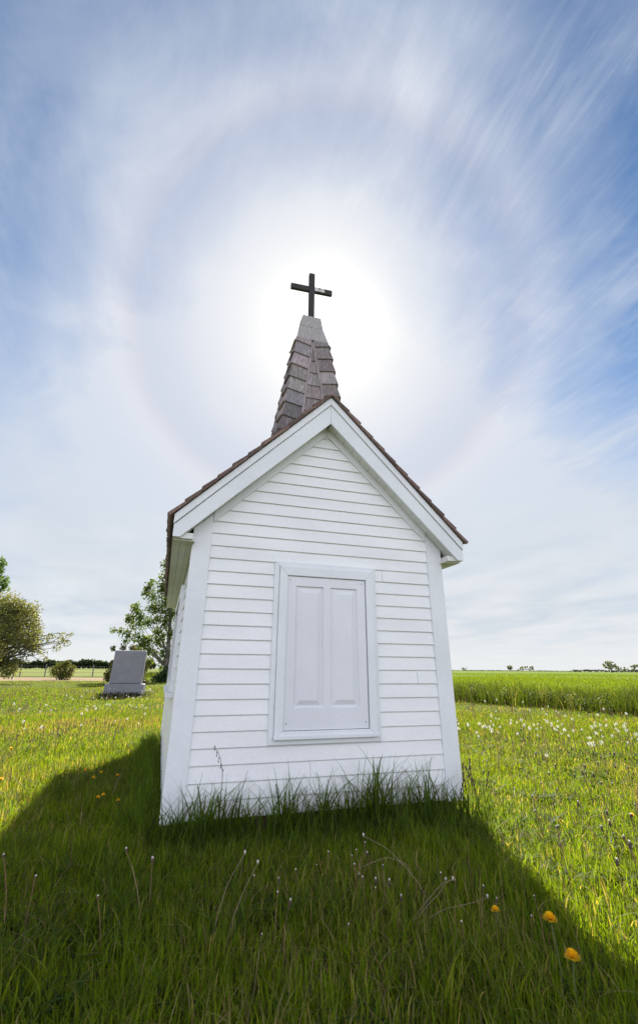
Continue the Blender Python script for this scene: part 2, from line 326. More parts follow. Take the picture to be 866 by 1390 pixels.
# long unmown grass along the chapel's foot
parts=[]
def clump(cx_,cy_,n,sx,sy,h0,h1,wd,lean=.35,cb=(.072,.118,.016)):
    x=rng.normal(cx_,sx,n); y=rng.normal(cy_,sy,n); ok=outside(x,y,-.005); x=x[ok];y=y[ok];n=len(x)
    h=(h0+(h1-h0)*rng.random(n)**1.1)*1.25
    c=np.array(cb)*(.6+.9*rng.random((n,1)))*np.array([1,1,1])
    az=rng.random(n)*2*np.pi
    return blades(x,y,h,wd*(.5+.9*rng.random(n)),lean*(.3+1.6*rng.random(n)),6,c,az=az,power=2.2)
for cx_,n,hh in ((.06,200,.30),(.22,170,.33),(.40,190,.34),(.55,110,.26),(.75,180,.36),(.90,110,.30),(1.06,170,.36),(1.22,150,.28),(1.40,230,.42),(1.50,150,.45),(1.68,130,.30),(1.83,170,.36),(2.0,120,.28),(2.15,110,.26),(2.3,110,.22)):
    parts.append(clump(cx_,-.14,int(n*.55),.055,.05,.10,hh*1.08,.0105,.45))
    parts.append(clump(cx_+.05,-.42,int(n*.4),.10,.10,.07,hh*.5,.0095))
for i in range(26):
    parts.append(clump(-.14-.05*random.random(),.05+i*.17,90,.06,.08,.08,.22+.07*random.random(),.008,.5,(.08,.13,.016)))
for i in range(70):
    x0=random.uniform(-1.0,2.4); y0=random.uniform(-1.3,-.35)
    parts.append(clump(x0,y0,22,.05,.05,.06,random.uniform(.10,.19),.008,.7))
for i in range(190):
    x0=random.uniform(-2.6,4.6); y0=random.uniform(-2.3,4.0)
    if -.3<x0<2.4 and -.35<y0: continue
    k_=random.random(); cb_=(.10+.05*k_,.15+.03*k_,.012)
    parts.append(clump(x0,y0,int(random.uniform(18,42)),.05,.05,.07,random.uniform(.13,.21),.0075,.75,cb_))
for i in range(30):
    x0=random.uniform(-1.0,-.15); y0=random.uniform(-.3,2.6)
    parts.append(clump(x0,y0,34,.05,.05,.08,random.uniform(.12,.2),.006,.6,(.085,.135,.016)))
V,F,C=join(parts); tag(np_mesh('tall_grass',V,F,C,M['grass']),'tall dark green grass tufts growing against the foot of the chapel wall','tall grass',kind='stuff')
# the rank verge between the meadow and the crop on the right
parts=[]
for y0,y1,dens,wd in ((1,9,420,.012),(9,16,300,.016),(16,34,110,.03),(34,70,28,.07)):
    n=int(dens*(y1-y0)*2.6); y=y0+(y1-y0)*rng.random(n); x=strip_x(y)+2.6*rng.random(n)**.8+1.3*(fbm(y,y*0+3.,.6,2)-.6)-.5*rng.random(n)**6
    h=(.42+.34*rng.random(n))*(.35+1.2*fbm(x,y,1.1,3))
    c=np.where(rng.random((n,1))<.07,np.array([[.19,.18,.08]]),np.array([[.05,.08,.014]]))*(.5+.8*rng.random((n,1)))
    parts.append(blades(x,y,h,wd*(.6+.8*rng.random(n)),.1+.6*rng.random(n),3,c))
V,F,C=join(parts); tag(np_mesh('verge_grass',V,F,C,M['grass']),'rank tall grass verge between the meadow and the bright green crop','tall grass',kind='stuff')
parts=[]
for x0,x1,y0,y1,dens,wd in ((12,24,2,26,90,.02),(12,60,10,70,16,.05),(60,160,20,160,1.6,.12)):
    n=int(dens*(x1-x0)*(y1-y0)); x=x0+(x1-x0)*rng.random(n); y=y0+(y1-y0)*rng.random(n)
    ok=(x>strip_x(y)+2.4); x,y=x[ok],y[ok]; y=np.round(y/.6)*.6+rng.normal(0,.09,len(y)); n=len(x)
    c=np.array([.105,.155,.015])*(.75+.5*rng.random((n,1)))
    parts.append(blades(x,y,.10+.12*rng.random(n),wd*(.6+.8*rng.random(n)),.1+.5*rng.random(n),2,c))
V,F,C=join(parts); tag(np_mesh('crop',V,F,C,M['grass']),'young bright green cereal crop growing to the right horizon','crop',kind='stuff')

# ------------------------------------------------------------------ CHAPEL
ch=empty('chapel',(1.1,2.165,0),'small white clapboard chapel with a shingled steeple and dark cross','chapel')
W,LN=2.2,4.33
AP=3.0416+BZ; HE=1.9551+BZ; SL=.988
def gz(x): return AP-SL*abs(x-1.1)
b=MB(); b.prism_y([(0,BZ),(W,BZ),(W,HE),(1.1,AP),(0,HE)],0,LN); b.build('wall',M['siding'],ch)
b=MB()
for x0,x1,y0,y1 in ((.03,2.17,.03,.13),(.03,2.17,4.2,4.3),(.03,.14,.14,4.19),(2.06,2.17,.14,4.19)): b.box(x0,x1,y0,y1,-.02,BZ-.003,(1,1,1))
b.build('skid_beam',M['beam'],ch,'dark brown timber skid under the sill',bevel=.004)
P=.102
def siding(nm,n,place,limits,zmax,seams=()):
    b=MB()
    for i in range(n):
        z0=BZ+i*P; z1=min(BZ+(i+1)*P+.004,zmax)
        if z0>=zmax-.01: break
        (l0,r0),(l1,r1)=limits(z0),limits(z1)
        segs=[(l0,r0,l1,r1)]
        for si,sx in seams:
            if si==i: segs=[(l0,sx-.0012,l1,sx-.0012),(sx+.0012,r0,sx+.0012,r1)]
        for q,(a0,c0,a1,c1) in enumerate(segs):
            d=.0015*q
            b.solid([place(a0,z0,.015+d),place(c0,z0,.015+d),place(c1,z1,.003+d),place(a1,z1,.003+d)],[place(a0,z0,-.001),place(c0,z0,-.001),place(c1,z1,-.001),place(a1,z1,-.001)])
            # rolled butt under each course
            b.solid([place(a0,z0-.004,.0125+d),place(c0,z0-.004,.0125+d),place(c0,z0,.015+d),place(a0,z0,.015+d)],[place(a0,z0-.004,.006),place(c0,z0-.004,.006),place(c0,z0,.006),place(a0,z0,.006)])
    return b.build(nm,M['siding'],ch)
def lim_gable(z):
    hw=1.1-.004 if z<HE else max(.005,(AP-z)/SL-.004)
    return (1.1-hw,1.1+hw)
siding('siding',30,lambda u,z,d:(u,-d,z),lim_gable,AP-.03,seams=((1,.98),(2,.98),(16,1.62),(8,1.9)))
siding('siding',30,lambda u,z,d:(u,LN+d,z),lim_gable,AP-.03)
siding('siding',18,lambda u,z,d:(-d,u,z),lambda z:(.004,LN-.004),BZ+1.829,seams=((3,2.0),))
siding('siding',18,lambda u,z,d:(W+d,u,z),lambda z:(.004,LN-.004),BZ+1.829)
# corner boards: an L of two faces, top cut to the roof slope
def corner(xs,ys):
    b=MB(); sx=1 if xs==0 else -1; sy=-1 if ys==0 else 1
    o=.024; wd=.122
    xa=xs-sx*o; xb=xs+sx*wd; y0=ys; y1=ys+sy*o
    f=lambda x:gz(x)+.020
    b.prism_y([(xa,BZ-.012),(xb,BZ-.012),(xb,f(xb)),(xa,f(xs)-.02)],y0,y1)
    b.box(min(xs,xa),max(xs,xa),min(ys-sy*.1,ys),max(ys-sy*.1,ys),BZ-.012,BZ+1.825)
    b.build('corner_board',M['trim'],ch,bevel=.003)
for xs in (0,W):
    for ys in (0,LN): corner(xs,ys)
# frieze strips up the gable
for s in (-1,1):
    for ys,sy in ((0,-1),(LN,1)):
        b=MB(); x_in=1.1+s*.001; x_out=1.1+s*.975
        b.prism_y([(x_in,AP+.026),(x_in,AP-.056),(x_out,gz(x_out)-.056),(x_out,gz(x_out)+.026)],ys+sy*.003,ys+sy*.027); b.build('frieze_board',M['trim'],ch,bevel=.002)
# rake boards (lower board + upper strip), front and back
ZL,ZT,ZF,ZA=[v+BZ for v in (1.8427,2.0216,3.0519,3.3324)]
TS=(ZA-ZT)/1.279
def mir(p,s): return [(1.1+s*(1.1-x) if s>0 else x,z) for x,z in p]
for s in (-1,1):
    for yf,sy in ((-.147,1),(LN+.147,-1)):
        lo=[(-.179,ZL),(-.125,ZL),(1.0992,ZF),(1.0992,ZA-.083),(-.179,ZT-.083)]
        up=[(-.183,ZT-.080),(1.0992,ZA-.080),(1.0992,ZA),(-.183,ZT-.004)]
        b=MB(); b.prism_y(mir(lo,s),yf,yf+sy*.022); b.build('rake_board',M['trim'],ch,bevel=.003)
        b=MB(); b.prism_y(mir(up,s),yf-sy*.012,yf+sy*.022); b.build('rake_strip',M['trim'],ch,bevel=.002)
# soffits: vented vinyl strips, one mesh per run
for s in (-1,1):
    for ya,yb in ((-.124,.02),(LN-.02,LN+.124)):
        b=MB(); x=-.12
        while x<1.085:
            x1=min(x+.082,1.095); f=lambda q:ZF-.983*(1.1-q)+.012
            for k in range(3):
                xa=x+(x1-x)*k/3; xb=x+(x1-x)*(k+1)/3-(.0045 if k==2 else .0012)
                b.prism_y(mir([(xa,f(xa)),(xb,f(xb)),(xb,f(xb)+.008),(xa,f(xa)+.008)],s),ya,yb)
            x=x1
        b.build('rake_soffit',M['soffit'],ch)
    b=MB(); y=-.1; zz=BZ+1.829
    while y<LN+.1:
        y1=min(y+.10,LN+.1)
        for k in range(3):
            for q in range(3):
                xa=-.168+.162*q/3; xb=-.168+.162*(q+1)/3-.0025
                ya=y+(y1-y)*k/3; yb=y+(y1-y)*(k+1)/3-(.0040 if k==2 else .0016)
                xs_=sorted((xa,xb) if s<0 else (2.2-xa,2.2-xb)); b.box(xs_[0],xs_[1],ya,yb,zz,zz+.008)
        y=y1
    b.build('eave_soffit',M['soffit'],ch)
    b=MB(); xs_=sorted((-.178,-.166) if s<0 else (2.378,2.366)); b.box(xs_[0],xs_[1],-.124,LN+.124,ZL,ZT-.02); b.build('eave_fascia',M['trim'],ch)
    for ya,yb in ((-.124,-.003),(LN+.003,LN+.124)):
        b=MB(); xs_=sorted((-.164,-.026) if s<0 else (2.364,2.226)); b.box(xs_[0],xs_[1],ya,yb,BZ+1.8385,BZ+1.885); b.build('soffit_return',M['soffit'],ch,bevel=.002)
    # deck hidden under the shakes
    b=MB(); b.prism_y(mir([(-.165,ZT-.018),(1.099,ZA-.030),(1.099,ZA-.008),(-.165,ZT+.004)],s),-.124,LN+.124); b.build('roof_deck',M['beam'],ch)
# shakes on each slope
def shade(): 
    v=random.uniform(.55,1.25); return (v*random.uniform(.95,1.08),v,v*random.uniform(.93,1.03))
for s in (-1,1):
    b=MB(); L0=math.hypot(1.279,ZA-ZT); ux=1.279/L0; uz=(ZA-ZT)/L0; nx,nz=-uz,ux
    u=-.04; r_=0
    while u<L0-.02:
        y=-.182-(0 if r_%2 else .05)
        while y<LN+.18:
            y1=y+random.uniform(.07,.17); ya=max(y,-.178-random.random()*.006); yb=min(y1-.005,LN+.178)
            if yb-ya>.015:
                ub=u+random.uniform(-.008,.008); ut=min(u+.30,L0+.005); th0=random.uniform(.024,.034)
                def pt(uu,h): return (-.179+ux*uu+nx*h, ZT+uz*uu+nz*h)
                p=[pt(ub,.012),pt(ub,.012+th0),pt(ut,.016),pt(ut,.004)]
                b.prism_y(mir(p,s),ya,yb,shade())
            y=y1
        u+=.165; r_+=1
    b.build('shake_roof',M['roofshake'],ch,bevel=0)
b=MB()
y=-.18
while y<LN+.17:
    y1=y+.32
    for s in (-1,1):
        b.prism_y(mir([(1.1,ZA+.036),(.995,ZA+.036-.105*TS),(.985,ZA+.022-.105*TS),(1.1,ZA+.016)],s),y,min(y1,LN+.178)-.004,shade())
    y=y1
b.build('ridge_cap',M['roofshake'],ch)

# blocked-up opening in the gable wall: frame, two-panel leaf, screws
X0,X1,Z0,Z1=.653,1.542,.4129+BZ,1.7384+BZ
b=MB()
def frame(b,x0,x1,z0,z1,wl,wr,wt,wb,ya,yb):
    b.prism_y([(x0,z0),(x0+wl,z0+wb),(x0+wl,z1-wt),(x0,z1)],ya,yb); b.prism_y([(x1,z0),(x1-wr,z0+wb),(x1-wr,z1-wt),(x1,z1)],ya,yb)
    b.prism_y([(x0+.0004,z1),(x0+wl+.0004,z1-wt),(x1-wr-.0004,z1-wt),(x1-.0004,z1)],ya,yb); b.prism_y([(x0+.0004,z0),(x0+wl+.0004,z0+wb),(x1-wr-.0004,z0+wb),(x1-.0004,z0)],ya,yb)
frame(b,X0,X1,Z0,Z1,.038,.03,.036,.032,-.031,-.002)
wf=b.build('window_frame',M['trim'],ch,bevel=.002)
b=MB(); frame(b,X0+.040,X1-.032,Z0+.034,Z1-.038,.066,.066,.075,.052,-.050,-.002); b.build('casing',M['trim'],wf,bevel=.004)
b=MB(); b.box(X0+.036,X1-.03,-.062,-.052,Z0+.034,Z0+.058); b.build('sill',M['trim'],wf,bevel=.002)
lx0,lx1,lz0,lz1=X0+.1085,X1-.1055,Z0+.090,Z1-.117
yF=-.036
b=MB()
px=[(lx0+.072,lx0+.072+.235),(lx1-.072-.235,lx1-.072)]; pz0,pz1=lz0+.145,lz1-.075
xsplit=(px[0][1]+px[1][0])/2
for a,c in ((lx0,px[0][0]),(px[0][1],px[1][0]),(px[1][1],lx1)): b.face([(a,yF,lz0),(c,yF,lz0),(c,yF,lz1),(a,yF,lz1)])
for a,c in px:
    b.face([(a,yF,lz0),(c,yF,lz0),(c,yF,pz0),(a,yF,pz0)]); b.face([(a,yF,pz1),(c,yF,pz1),(c,yF,lz1),(a,yF,lz1)])
    loops=[(0,yF),(.007,yF+.013),(.018,yF+.013),(.052,yF+.001)]
    def lp(k):
        d,y=loops[k]; dz=d if k<3 else .052; return [(a+d,y,pz0+dz),(c-d,y,pz0+dz),(c-d,y,pz1-dz),(a+d,y,pz1-dz)]
    for k in range(3):
        A,B=lp(k),lp(k+1)
        for i in range(4): j=(i+1)%4; b.face([A[i],A[j],B[j],B[i]])
    b.face(lp(3))
for (xa,za),(xb,zb) in (((lx0,lz0),(lx1,lz0)),((lx1,lz0),(lx1,lz1)),((lx1,lz1),(lx0,lz1)),((lx0,lz1),(lx0,lz0))): b.face([(xa,yF,za),(xb,yF,zb),(xb,-.003,zb),(xa,-.003,za)])
pd=b.build('panel_door',M['door'],ch)
for x,z in ((lx0+.022,lz1-.03),(lx1-.03,lz1-.03),(lx0+.022,lz0+.045),(lx1-.022,lz0+.045)):
    b=MB(); b.tube([(x,yF+.001,z),(x,yF-.003,z)],.0042,8); b.build('screw',M['metal'],pd)
# left wall window
b=MB(); yA,yB,zA,zB=.95,3.0,.72+BZ,1.66+BZ
for q in ((yA,yA+.085,zA,zB),(yB-.085,yB,zA,zB)): b.box(-.044,-.002,*q)
b.box(-.044,-.002,yA+.086,yB-.086,zB-.085,zB); b.box(-.044,-.002,yA+.086,yB-.086,zA,zA+.085)
w2=b.build('window_frame',M['trim'],ch,'white frame of the window in the long side wall',bevel=.003)
b=MB(); b.box(-.075,-.002,yA-.04,yB+.04,zA-.045,zA-.003); b.build('sill',M['trim'],w2,bevel=.004)
b=MB(); b.box(-.020,-.002,yA+.086,yB-.086,zA+.086,zB-.086); b.build('pane',M['glass'],w2)
b=MB(); b.box(-.036,-.021,(yA+yB)/2-.02,(yA+yB)/2+.02,zA+.086,zB-.086); b.build('mullion',M['trim'],w2)

# steeple
SX,SY,SD=1.082,.56,.62
ZB_,ZK=3.02+BZ,4.50+BZ        # base (inside the roof) and underside of the cap
def hw(z): return .176+(ZK-z)*.130
b=MB()
c4=lambda z,k:[(SX+k*a,SY+SD*k*c,z) for a,c in ((-1,-1),(1,-1),(1,1),(-1,1))]
b.solid(c4(ZB_,hw(ZB_)-.02),c4(ZK+.05,hw(ZK)-.03)); 
sp=b.build('steeple',M['beam'],ch,'tapering steeple clad in grey cedar shingles')
def side(k,p):
    """rotate the local point (u across the face, n outwards, z) to side k"""
    u,n,z=p; a=k*math.pi/2; return (SX+u*math.cos(a)+n*math.sin(a), SY+SD*(u*math.sin(a)-n*math.cos(a)), z)
def tri(z): return max(0,(ZK-.06-z))*.128      # half-width of the middle triangle
BUL=.35
def nrm(u,z):
    """outward distance of the face at u: bulges towards its middle, as far as the triangle has opened"""
    h=hw(z); t=tri(z)
    if abs(u)<=t: return h+BUL*t*.5
    return h+BUL*t*.5*(1-(abs(u)-t)/max(h-t,.01))
ROW=.178
for k in range(4):
    b=MB()
    r_=0; z=ZK-.105
    while z>ZB_-.1:
        zt=z+ROW+.05
        for s in (-1,1):
            # slanting courses beside the triangle: the outer end rides higher
            ui=s*(tri(z)+.016); uo=s*(hw(z)+.018); zo=z+.036; zi=z-.014
            uit=s*(tri(zt)+.012); uot=s*(hw(zt)+.0)
            n=1 if abs(uo-ui)<.19 or random.random()<.5 else 2; cuts=[0]+([random.uniform(.35,.65)] if n==2 else [])+[1]
            for q in range(len(cuts)-1):
                f0,f1=cuts[q]+.006,cuts[q+1]-.006
                A=[];Bk=[]
                for f,top in ((f0,0),(f1,0),(f1,1),(f0,1)):
                    if top: u=uit+(uot-uit)*f; zz=min(zt+.04*f,ZK+.03); d=.006
                    else: u=ui+(uo-ui)*f; zz=zi+(zo-zi)*f+(random.uniform(-.004,.004)); d=.042
                    nn=nrm(u,zz) ; A.append(side(k,(u,nn+d,zz))); Bk.append(side(k,(u,nn+d-.027,zz)))
                b.solid(A,Bk,shade())
        t0=tri(z-.05); 
        if t0>.02:
            zz0=z-.05; zz1=min(zz0+ROW+.04,ZK-.07); t1=tri(zz1); t0=tri(zz0)-.008
            cuts=[-1]+([random.uniform(-.4,.5)] if t0>.07 else [])+([.1] if t0>.15 else [])+[1]; cuts.sort()
            for q in range(len(cuts)-1):
                f0,f1=cuts[q]+.02,cuts[q+1]-.02
                A=[];Bk=[]
                for f,t,zz,d in ((f0,t0,zz0,.026),(f1,t0,zz0,.026),(f1,max(t1,.004),zz1,.004),(f0,max(t1,.004),zz1,.004)):
                    nn=nrm(f*t,zz); A.append(side(k,(f*t,nn+d,zz))); Bk.append(side(k,(f*t,nn+d-.016,zz)))
                b.solid(A,Bk,shade())
        z-=ROW
    b.build('shingles',M['shake'],sp)
    for s in (-1,1):
        b=MB(); A=[];Bk=[]
        for zz,off in ((ZB_,-.012),(ZB_,.014),(ZK-.04,.012),(ZK-.04,-.010)):
            u=s*(tri(zz)+off); nn=nrm(u,zz); A.append(side(k,(u,nn+.031,zz))); Bk.append(side(k,(u,nn+.003,zz)))
        b.solid(A,Bk,(1.15,1.1,1.1)); b.build('hip_strip',M['shake'],sp)
b=MB()
zc_=[(ZK-.012,.196),(ZK+.20,.140),(ZK+.385,.114)]
for i in range(2): b.solid(c4(zc_[i][0],zc_[i][1]),c4(zc_[i+1][0]-(.0 if i else .0),zc_[i+1][1]))
b.build('steeple_cap',M['cap'],sp,bevel=.006)
# cross
CXX=1.092; zb=ZK+.375; zt=5.645+BZ
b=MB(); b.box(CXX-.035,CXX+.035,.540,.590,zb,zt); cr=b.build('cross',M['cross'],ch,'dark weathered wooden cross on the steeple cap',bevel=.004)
b=MB(); an=R(3.5); L2=.272; zz=5.385+BZ; hh=.040
ca,sa=math.cos(an),math.sin(an)
def cp(u,v): return (CXX+u*ca-v*sa*0+0, zz+u*sa+v)
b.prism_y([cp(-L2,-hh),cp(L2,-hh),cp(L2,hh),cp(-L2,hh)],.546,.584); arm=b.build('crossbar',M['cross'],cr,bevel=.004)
b=MB(); b.prism_y([cp(.036,-.026),cp(.165,-.026),cp(.168,.012),cp(.160,.030),cp(.125,.028),cp(.118,.012),cp(.085,.012),cp(.078,.032),cp(.036,.034)],.540,.5455); b.build('worn_plate',M['plate'],cr,'pale flaking plate on the right arm')

# ------------------------------------------------------------------ headstone
HX,HY=-1.36,17.0
hs=empty('headstone',(HX,HY,0),'large grey granite headstone standing in the lawn left of the chapel','headstone')
a=R(-8)
def hp(u,v,z): return (HX+u*math.cos(a)-v*math.sin(a),HY+u*math.sin(a)+v*math.cos(a),z)
def block(name,w0,w1,d0,d1,z0,z1,sh=0,bv=.02):
    b=MB(); n=8; prev=None
    A=[hp(-w0,-d0,z0),hp(w0,-d0,z0),hp(w0,d0,z0),hp(-w0,d0,z0)]; B=[hp(-w1+sh,-d1,z1),hp(w1+sh,-d1,z1),hp(w1+sh,d1,z1),hp(-w1+sh,d1,z1)]
    b.solid(A,B); return b.build(name,M['granite'],hs,bevel=bv)
block('base',.73,.71,.27,.25,-.03,.46,0,.035)
block('tablet',.60,.585,.15,.13,.462,1.66,.03,.03)

# ------------------------------------------------------------------ trees and shrubs
def leaves(cl,n,size,cols,squash=1.,flat=.5,shell=.35):
    """leaf quads spread in the given clumps (x,y,z,r,weight)"""
    cl=np.array(cl); wts=cl[:,4]*cl[:,3]**2; idx=rng.choice(len(cl),n,p=wts/wts.sum())
    d=rng.normal(size=(n,3)); d/=np.linalg.norm(d,axis=1)[:,None]; rr=cl[idx,3]*(shell+(1-shell)*rng.random(n))**.8*(.85+.3*rng.random(n))
    Pp=cl[idx,:3]+d*rr[:,None]*np.array([1,1,squash])
    u=rng.normal(size=(n,3)); u/=np.linalg.norm(u,axis=1)[:,None]; v=np.cross(u,rng.normal(size=(n,3))); v/=np.linalg.norm(v,axis=1)[:,None]
    s=size*(.55+.9*rng.random(n))[:,None]
    V=np.stack([Pp-u*s,Pp+v*s*flat,Pp+u*s,Pp-v*s*flat],1).reshape(-1,3); F=np.arange(n*4).reshape(-1,4)
    cols=np.array(cols); ci=(idx*7+rng.integers(0,2,n))%len(cols); C=np.repeat(cols[ci]*(.65+.7*rng.random((n,1))),4,axis=0)
    return V,F,C
def limb(b,p0,p1,r0,r1,sag=.0,n=5):
    p0,p1=Vector(p0),Vector(p1); pts=[];rr=[]
    for i in range(n+1):
        t=i/n; q=p0.lerp(p1,t); q.z+=sag*math.sin(math.pi*t); 
        if 0<i<n: q+=Vector((random.uniform(-1,1),random.uniform(-1,1),random.uniform(-1,1)))*(p1-p0).length*.03
        pts.append(q); rr.append(r0+(r1-r0)*t**.8)
    b.tube(pts,rr,7)
# broad-leaved weeds mixed into the verge
cl=[]
for i in range(120):
    y=random.uniform(3,24); cl.append((strip_x(y)+random.uniform(-.25,.9),y,random.uniform(.12,.42),random.uniform(.14,.30),1))
V,F,C=leaves(cl,9000,.035,[(.045,.075,.015),(.07,.10,.02),(.10,.115,.03),(.15,.14,.06)],1.,.45,.1)
tag(np_mesh('verge_weeds',V,F,C,M['leaf']),'dark leafy weeds mixed into the front of the rank verge','weeds',kind='stuff')
# poplar beside the chapel's far corner
TX,TY=.15,37.6
t=empty('poplar_tree',(TX,TY,0),'young broadleaf tree with open leafy crown beside the chapel wall','tree')
b=MB(); b.tube([(TX,TY,-.1),(TX+.1,TY,1.6),(TX+.05,TY,3.2),(TX-.1,TY,5.4),(TX-.35,TY,7.4),(TX-.55,TY,9.2)],[.24,.19,.15,.11,.06,.02],8)
cl=[]
spec=[(-1.0,-.2,9.3,.45),(-.4,.3,8.9,.45),(-.9,.2,8.3,.6),(-.1,0,7.9,.6),(-1.0,-.2,7.4,.65),(-1.9,.1,7.5,.35),(-2.2,-.2,7.1,.4),(-1.6,.3,6.6,.6),(-.5,-.4,6.9,.7),(.4,.2,7.0,.7),(.9,0,6.1,.7),(-.6,.4,6.0,.7),(-1.6,0,5.6,.6),(-2.7,-.2,5.2,.55),(-3.2,.1,4.7,.4),(-2.4,.3,4.4,.6),(-1.7,-.3,4.5,.5),(-3.0,.2,5.6,.35),(-.5,-.1,4.6,.6),(.8,.2,4.9,.7),(1.2,-.3,3.9,.6),(-3.7,.0,3.75,.35),(-3.1,.2,3.4,.45),(-2.3,-.1,3.3,.5),(-1.5,.2,3.1,.5),(-.9,-.3,3.7,.5),(-2.0,.1,2.6,.4),(-1.4,0,2.2,.4),(.9,.3,3.0,.5),(-1.1,.3,1.6,.3),(-.6,-.2,5.3,.4),(-.3,0,2.2,.5),(.5,0,2.0,.5),(-.7,.2,2.9,.5),(.2,-.2,3.6,.6),(-.2,.2,1.5,.4),(.2,0,5.3,.6),(-.2,0,9.6,.35)]
for u,v,z,r_ in spec:
    cl.append((TX+u,TY+v,z,r_,1)); z0=max(1.2,z-abs(u)*.9-.6); f=min(1,z0/9.2)
    limb(b,(TX-.55*f*f,TY,z0),(TX+u,TY+v,z),.05*(1.1-f),.010,.15)
b.build('trunk',M['bark'],t,off=(TX,TY,0),smooth=True)
cl+=[(c[0]+random.uniform(-.7,.7),c[1]+random.uniform(-.5,.5),c[2]+random.uniform(-.5,.5),c[3]*.75,.8) for c in cl]
cl=[(c[0],c[1],c[2],c[3]*1.2,c[4]) for c in cl]
V,F,C=leaves(cl,11500,.085,[(.09,.14,.03),(.12,.175,.035),(.075,.12,.03),(.16,.20,.04)],1.05,.7,.0); np_mesh('crown',V,F,C,M['leaf'],t,(TX,TY,0))
V,F,C=leaves([(TX-.1,TY-.6,.3,.6,1),(TX+.5,TY-.5,.4,.7,1),(TX-.6,TY-.5,.15,.45,1),(TX+.3,TY-.7,.9,.4,.6)],900,.13,[(.04,.075,.025),(.06,.1,.03)],.9,.4)
o=np_mesh('fern_clump',V,F,C,M['leaf'],None,(TX,TY,0)); o.location=(TX,TY,0); tag(o,'dark green bushy growth round the foot of the young tree','shrub')
# willow at the left edge
TX,TY=-10.6,34.2
t=empty('willow_tree',(TX,TY,0),'broad grey-green willow with wide rounded crown at the left edge','tree')
b=MB(); b.tube([(TX,TY,-.1),(TX-.1,TY,.8),(TX-.3,TY,1.7),(TX-.5,TY,2.8)],[.42,.34,.30,.22],8)
cl=[]
for i in range(64):
    a_=random.uniform(0,2*math.pi); e=random.uniform(-.15,1.45); rr=random.uniform(.75,1)
    cl.append((TX-1.0+3.35*rr*math.cos(e)*math.cos(a_),TY+2.6*rr*math.cos(e)*math.sin(a_),2.7+2.75*rr*math.sin(e),random.uniform(.45,.85),1))
for u,z,r_ in ((2.9,2.9,.5),(3.5,3.0,.45),(3.9,2.6,.4),(3.3,2.3,.4),(2.6,1.9,.35),(4.0,3.2,.25),(2.0,2.1,.4),(1.5,1.5,.5),(.9,1.2,.5),(2.9,1.5,.25)):
    cl.append((TX+u,TY+random.uniform(-.5,.5),z,r_,.55))
for c in cl[::2]+cl[64:]: limb(b,(TX-.3+random.uniform(-.1,.1),TY,random.uniform(.5,2.0)),c[:3],.07,.010,.35,6)
for i in range(60):
    cl.append((TX-1.0+random.uniform(-2.6,2.9),TY+random.uniform(-1.6,1.6),random.uniform(1.7,4.3),random.uniform(.4,.7),.8))
for i in range(14): cl.append((TX+random.uniform(-2.5,1.2),TY+random.uniform(-.8,.8),random.uniform(.3,1.7),.5,.9))
b.build('trunk',M['bark'],t,off=(TX,TY,0),smooth=True)
V,F,C=leaves(cl,36000,.08,[(.16,.17,.06),(.20,.20,.08),(.12,.13,.05),(.24,.225,.085)],.9,.45,.2); np_mesh('crown',V,F,C,M['leaf'],t,(TX,TY,0))
# taller tree behind the willow
TX,TY=-14.9,41
t=empty('ash_tree',(TX,TY,0),'taller fresh green tree rising behind the willow at the left edge','tree')
b=MB(); b.tube([(TX,TY,-.1),(TX,TY,3),(TX-.2,TY,6),(TX-.2,TY,8.6)],[.35,.28,.18,.05],8); cl=[]
for i in range(46):
    z=random.uniform(2.4,9.4); r0=1.9*math.sin(math.pi*min(1,(z-1.2)/9.0))**.7; a_=random.uniform(0,6.28)
    cl.append((TX+r0*math.cos(a_)*random.uniform(.5,1),TY+r0*math.sin(a_)*random.uniform(.5,1),z,random.uniform(.35,.6),1))
for c in cl[::2]: limb(b,(TX-.1,TY,max(1.5,c[2]-1.3)),c[:3],.07,.012,.1)
b.build('trunk',M['bark'],t,off=(TX,TY,0),smooth=True)
V,F,C=leaves(cl,5200,.14,[(.08,.15,.035),(.11,.18,.04),(.06,.11,.03)],.9,.35,.1); np_mesh('crown',V,F,C,M['leaf'],t,(TX,TY,0))
def shrub(name,label,x,y,cl,n,size,cols,seed=0):
    t=empty(name,(x,y,0),label,'shrub'); b=MB()
    for c in cl: limb(b,(x+random.uniform(-.15,.15),y,-.03),(x+c[0],y+c[1],c[2]),.03,.008,.05)
    b.build('stems',M['bark'],t,off=(x,y,0))
    V,F,C=leaves([(x+c[0],y+c[1],c[2],c[3],1) for c in cl],n,size,cols,.9,.5,.2); np_mesh('foliage',V,F,C,M['leaf'],t,(x,y,0))
OL=[(.10,.12,.03),(.15,.155,.04),(.07,.09,.025),(.18,.16,.05)]
shrub('shrub','rounded olive green bush on the lawn between the willow and the headstone',-8.4,44.9,[(-.6,0,.6,.45),(0,0,.75,.55),(.6,0,.6,.45),(.2,.1,1.25,.42),(-.35,0,1.15,.4),(.75,0,.95,.35),(-.85,0,.85,.3),(0,-.2,.35,.5),(.5,0,.3,.4),(.25,0,1.45,.25)],3000,.065,OL)
shrub('shrub','yellowish bush partly hidden by the left side of the headstone',-3.3,33.9,[(-.3,0,.6,.35),(0,0,.9,.4),(-.1,0,1.3,.3),(.4,0,.6,.4),(.3,0,1.35,.3),(.5,0,1.7,.25),(-.3,0,.3,.3)],1700,.07,[(.16,.16,.04),(.12,.13,.035),(.20,.18,.06)])
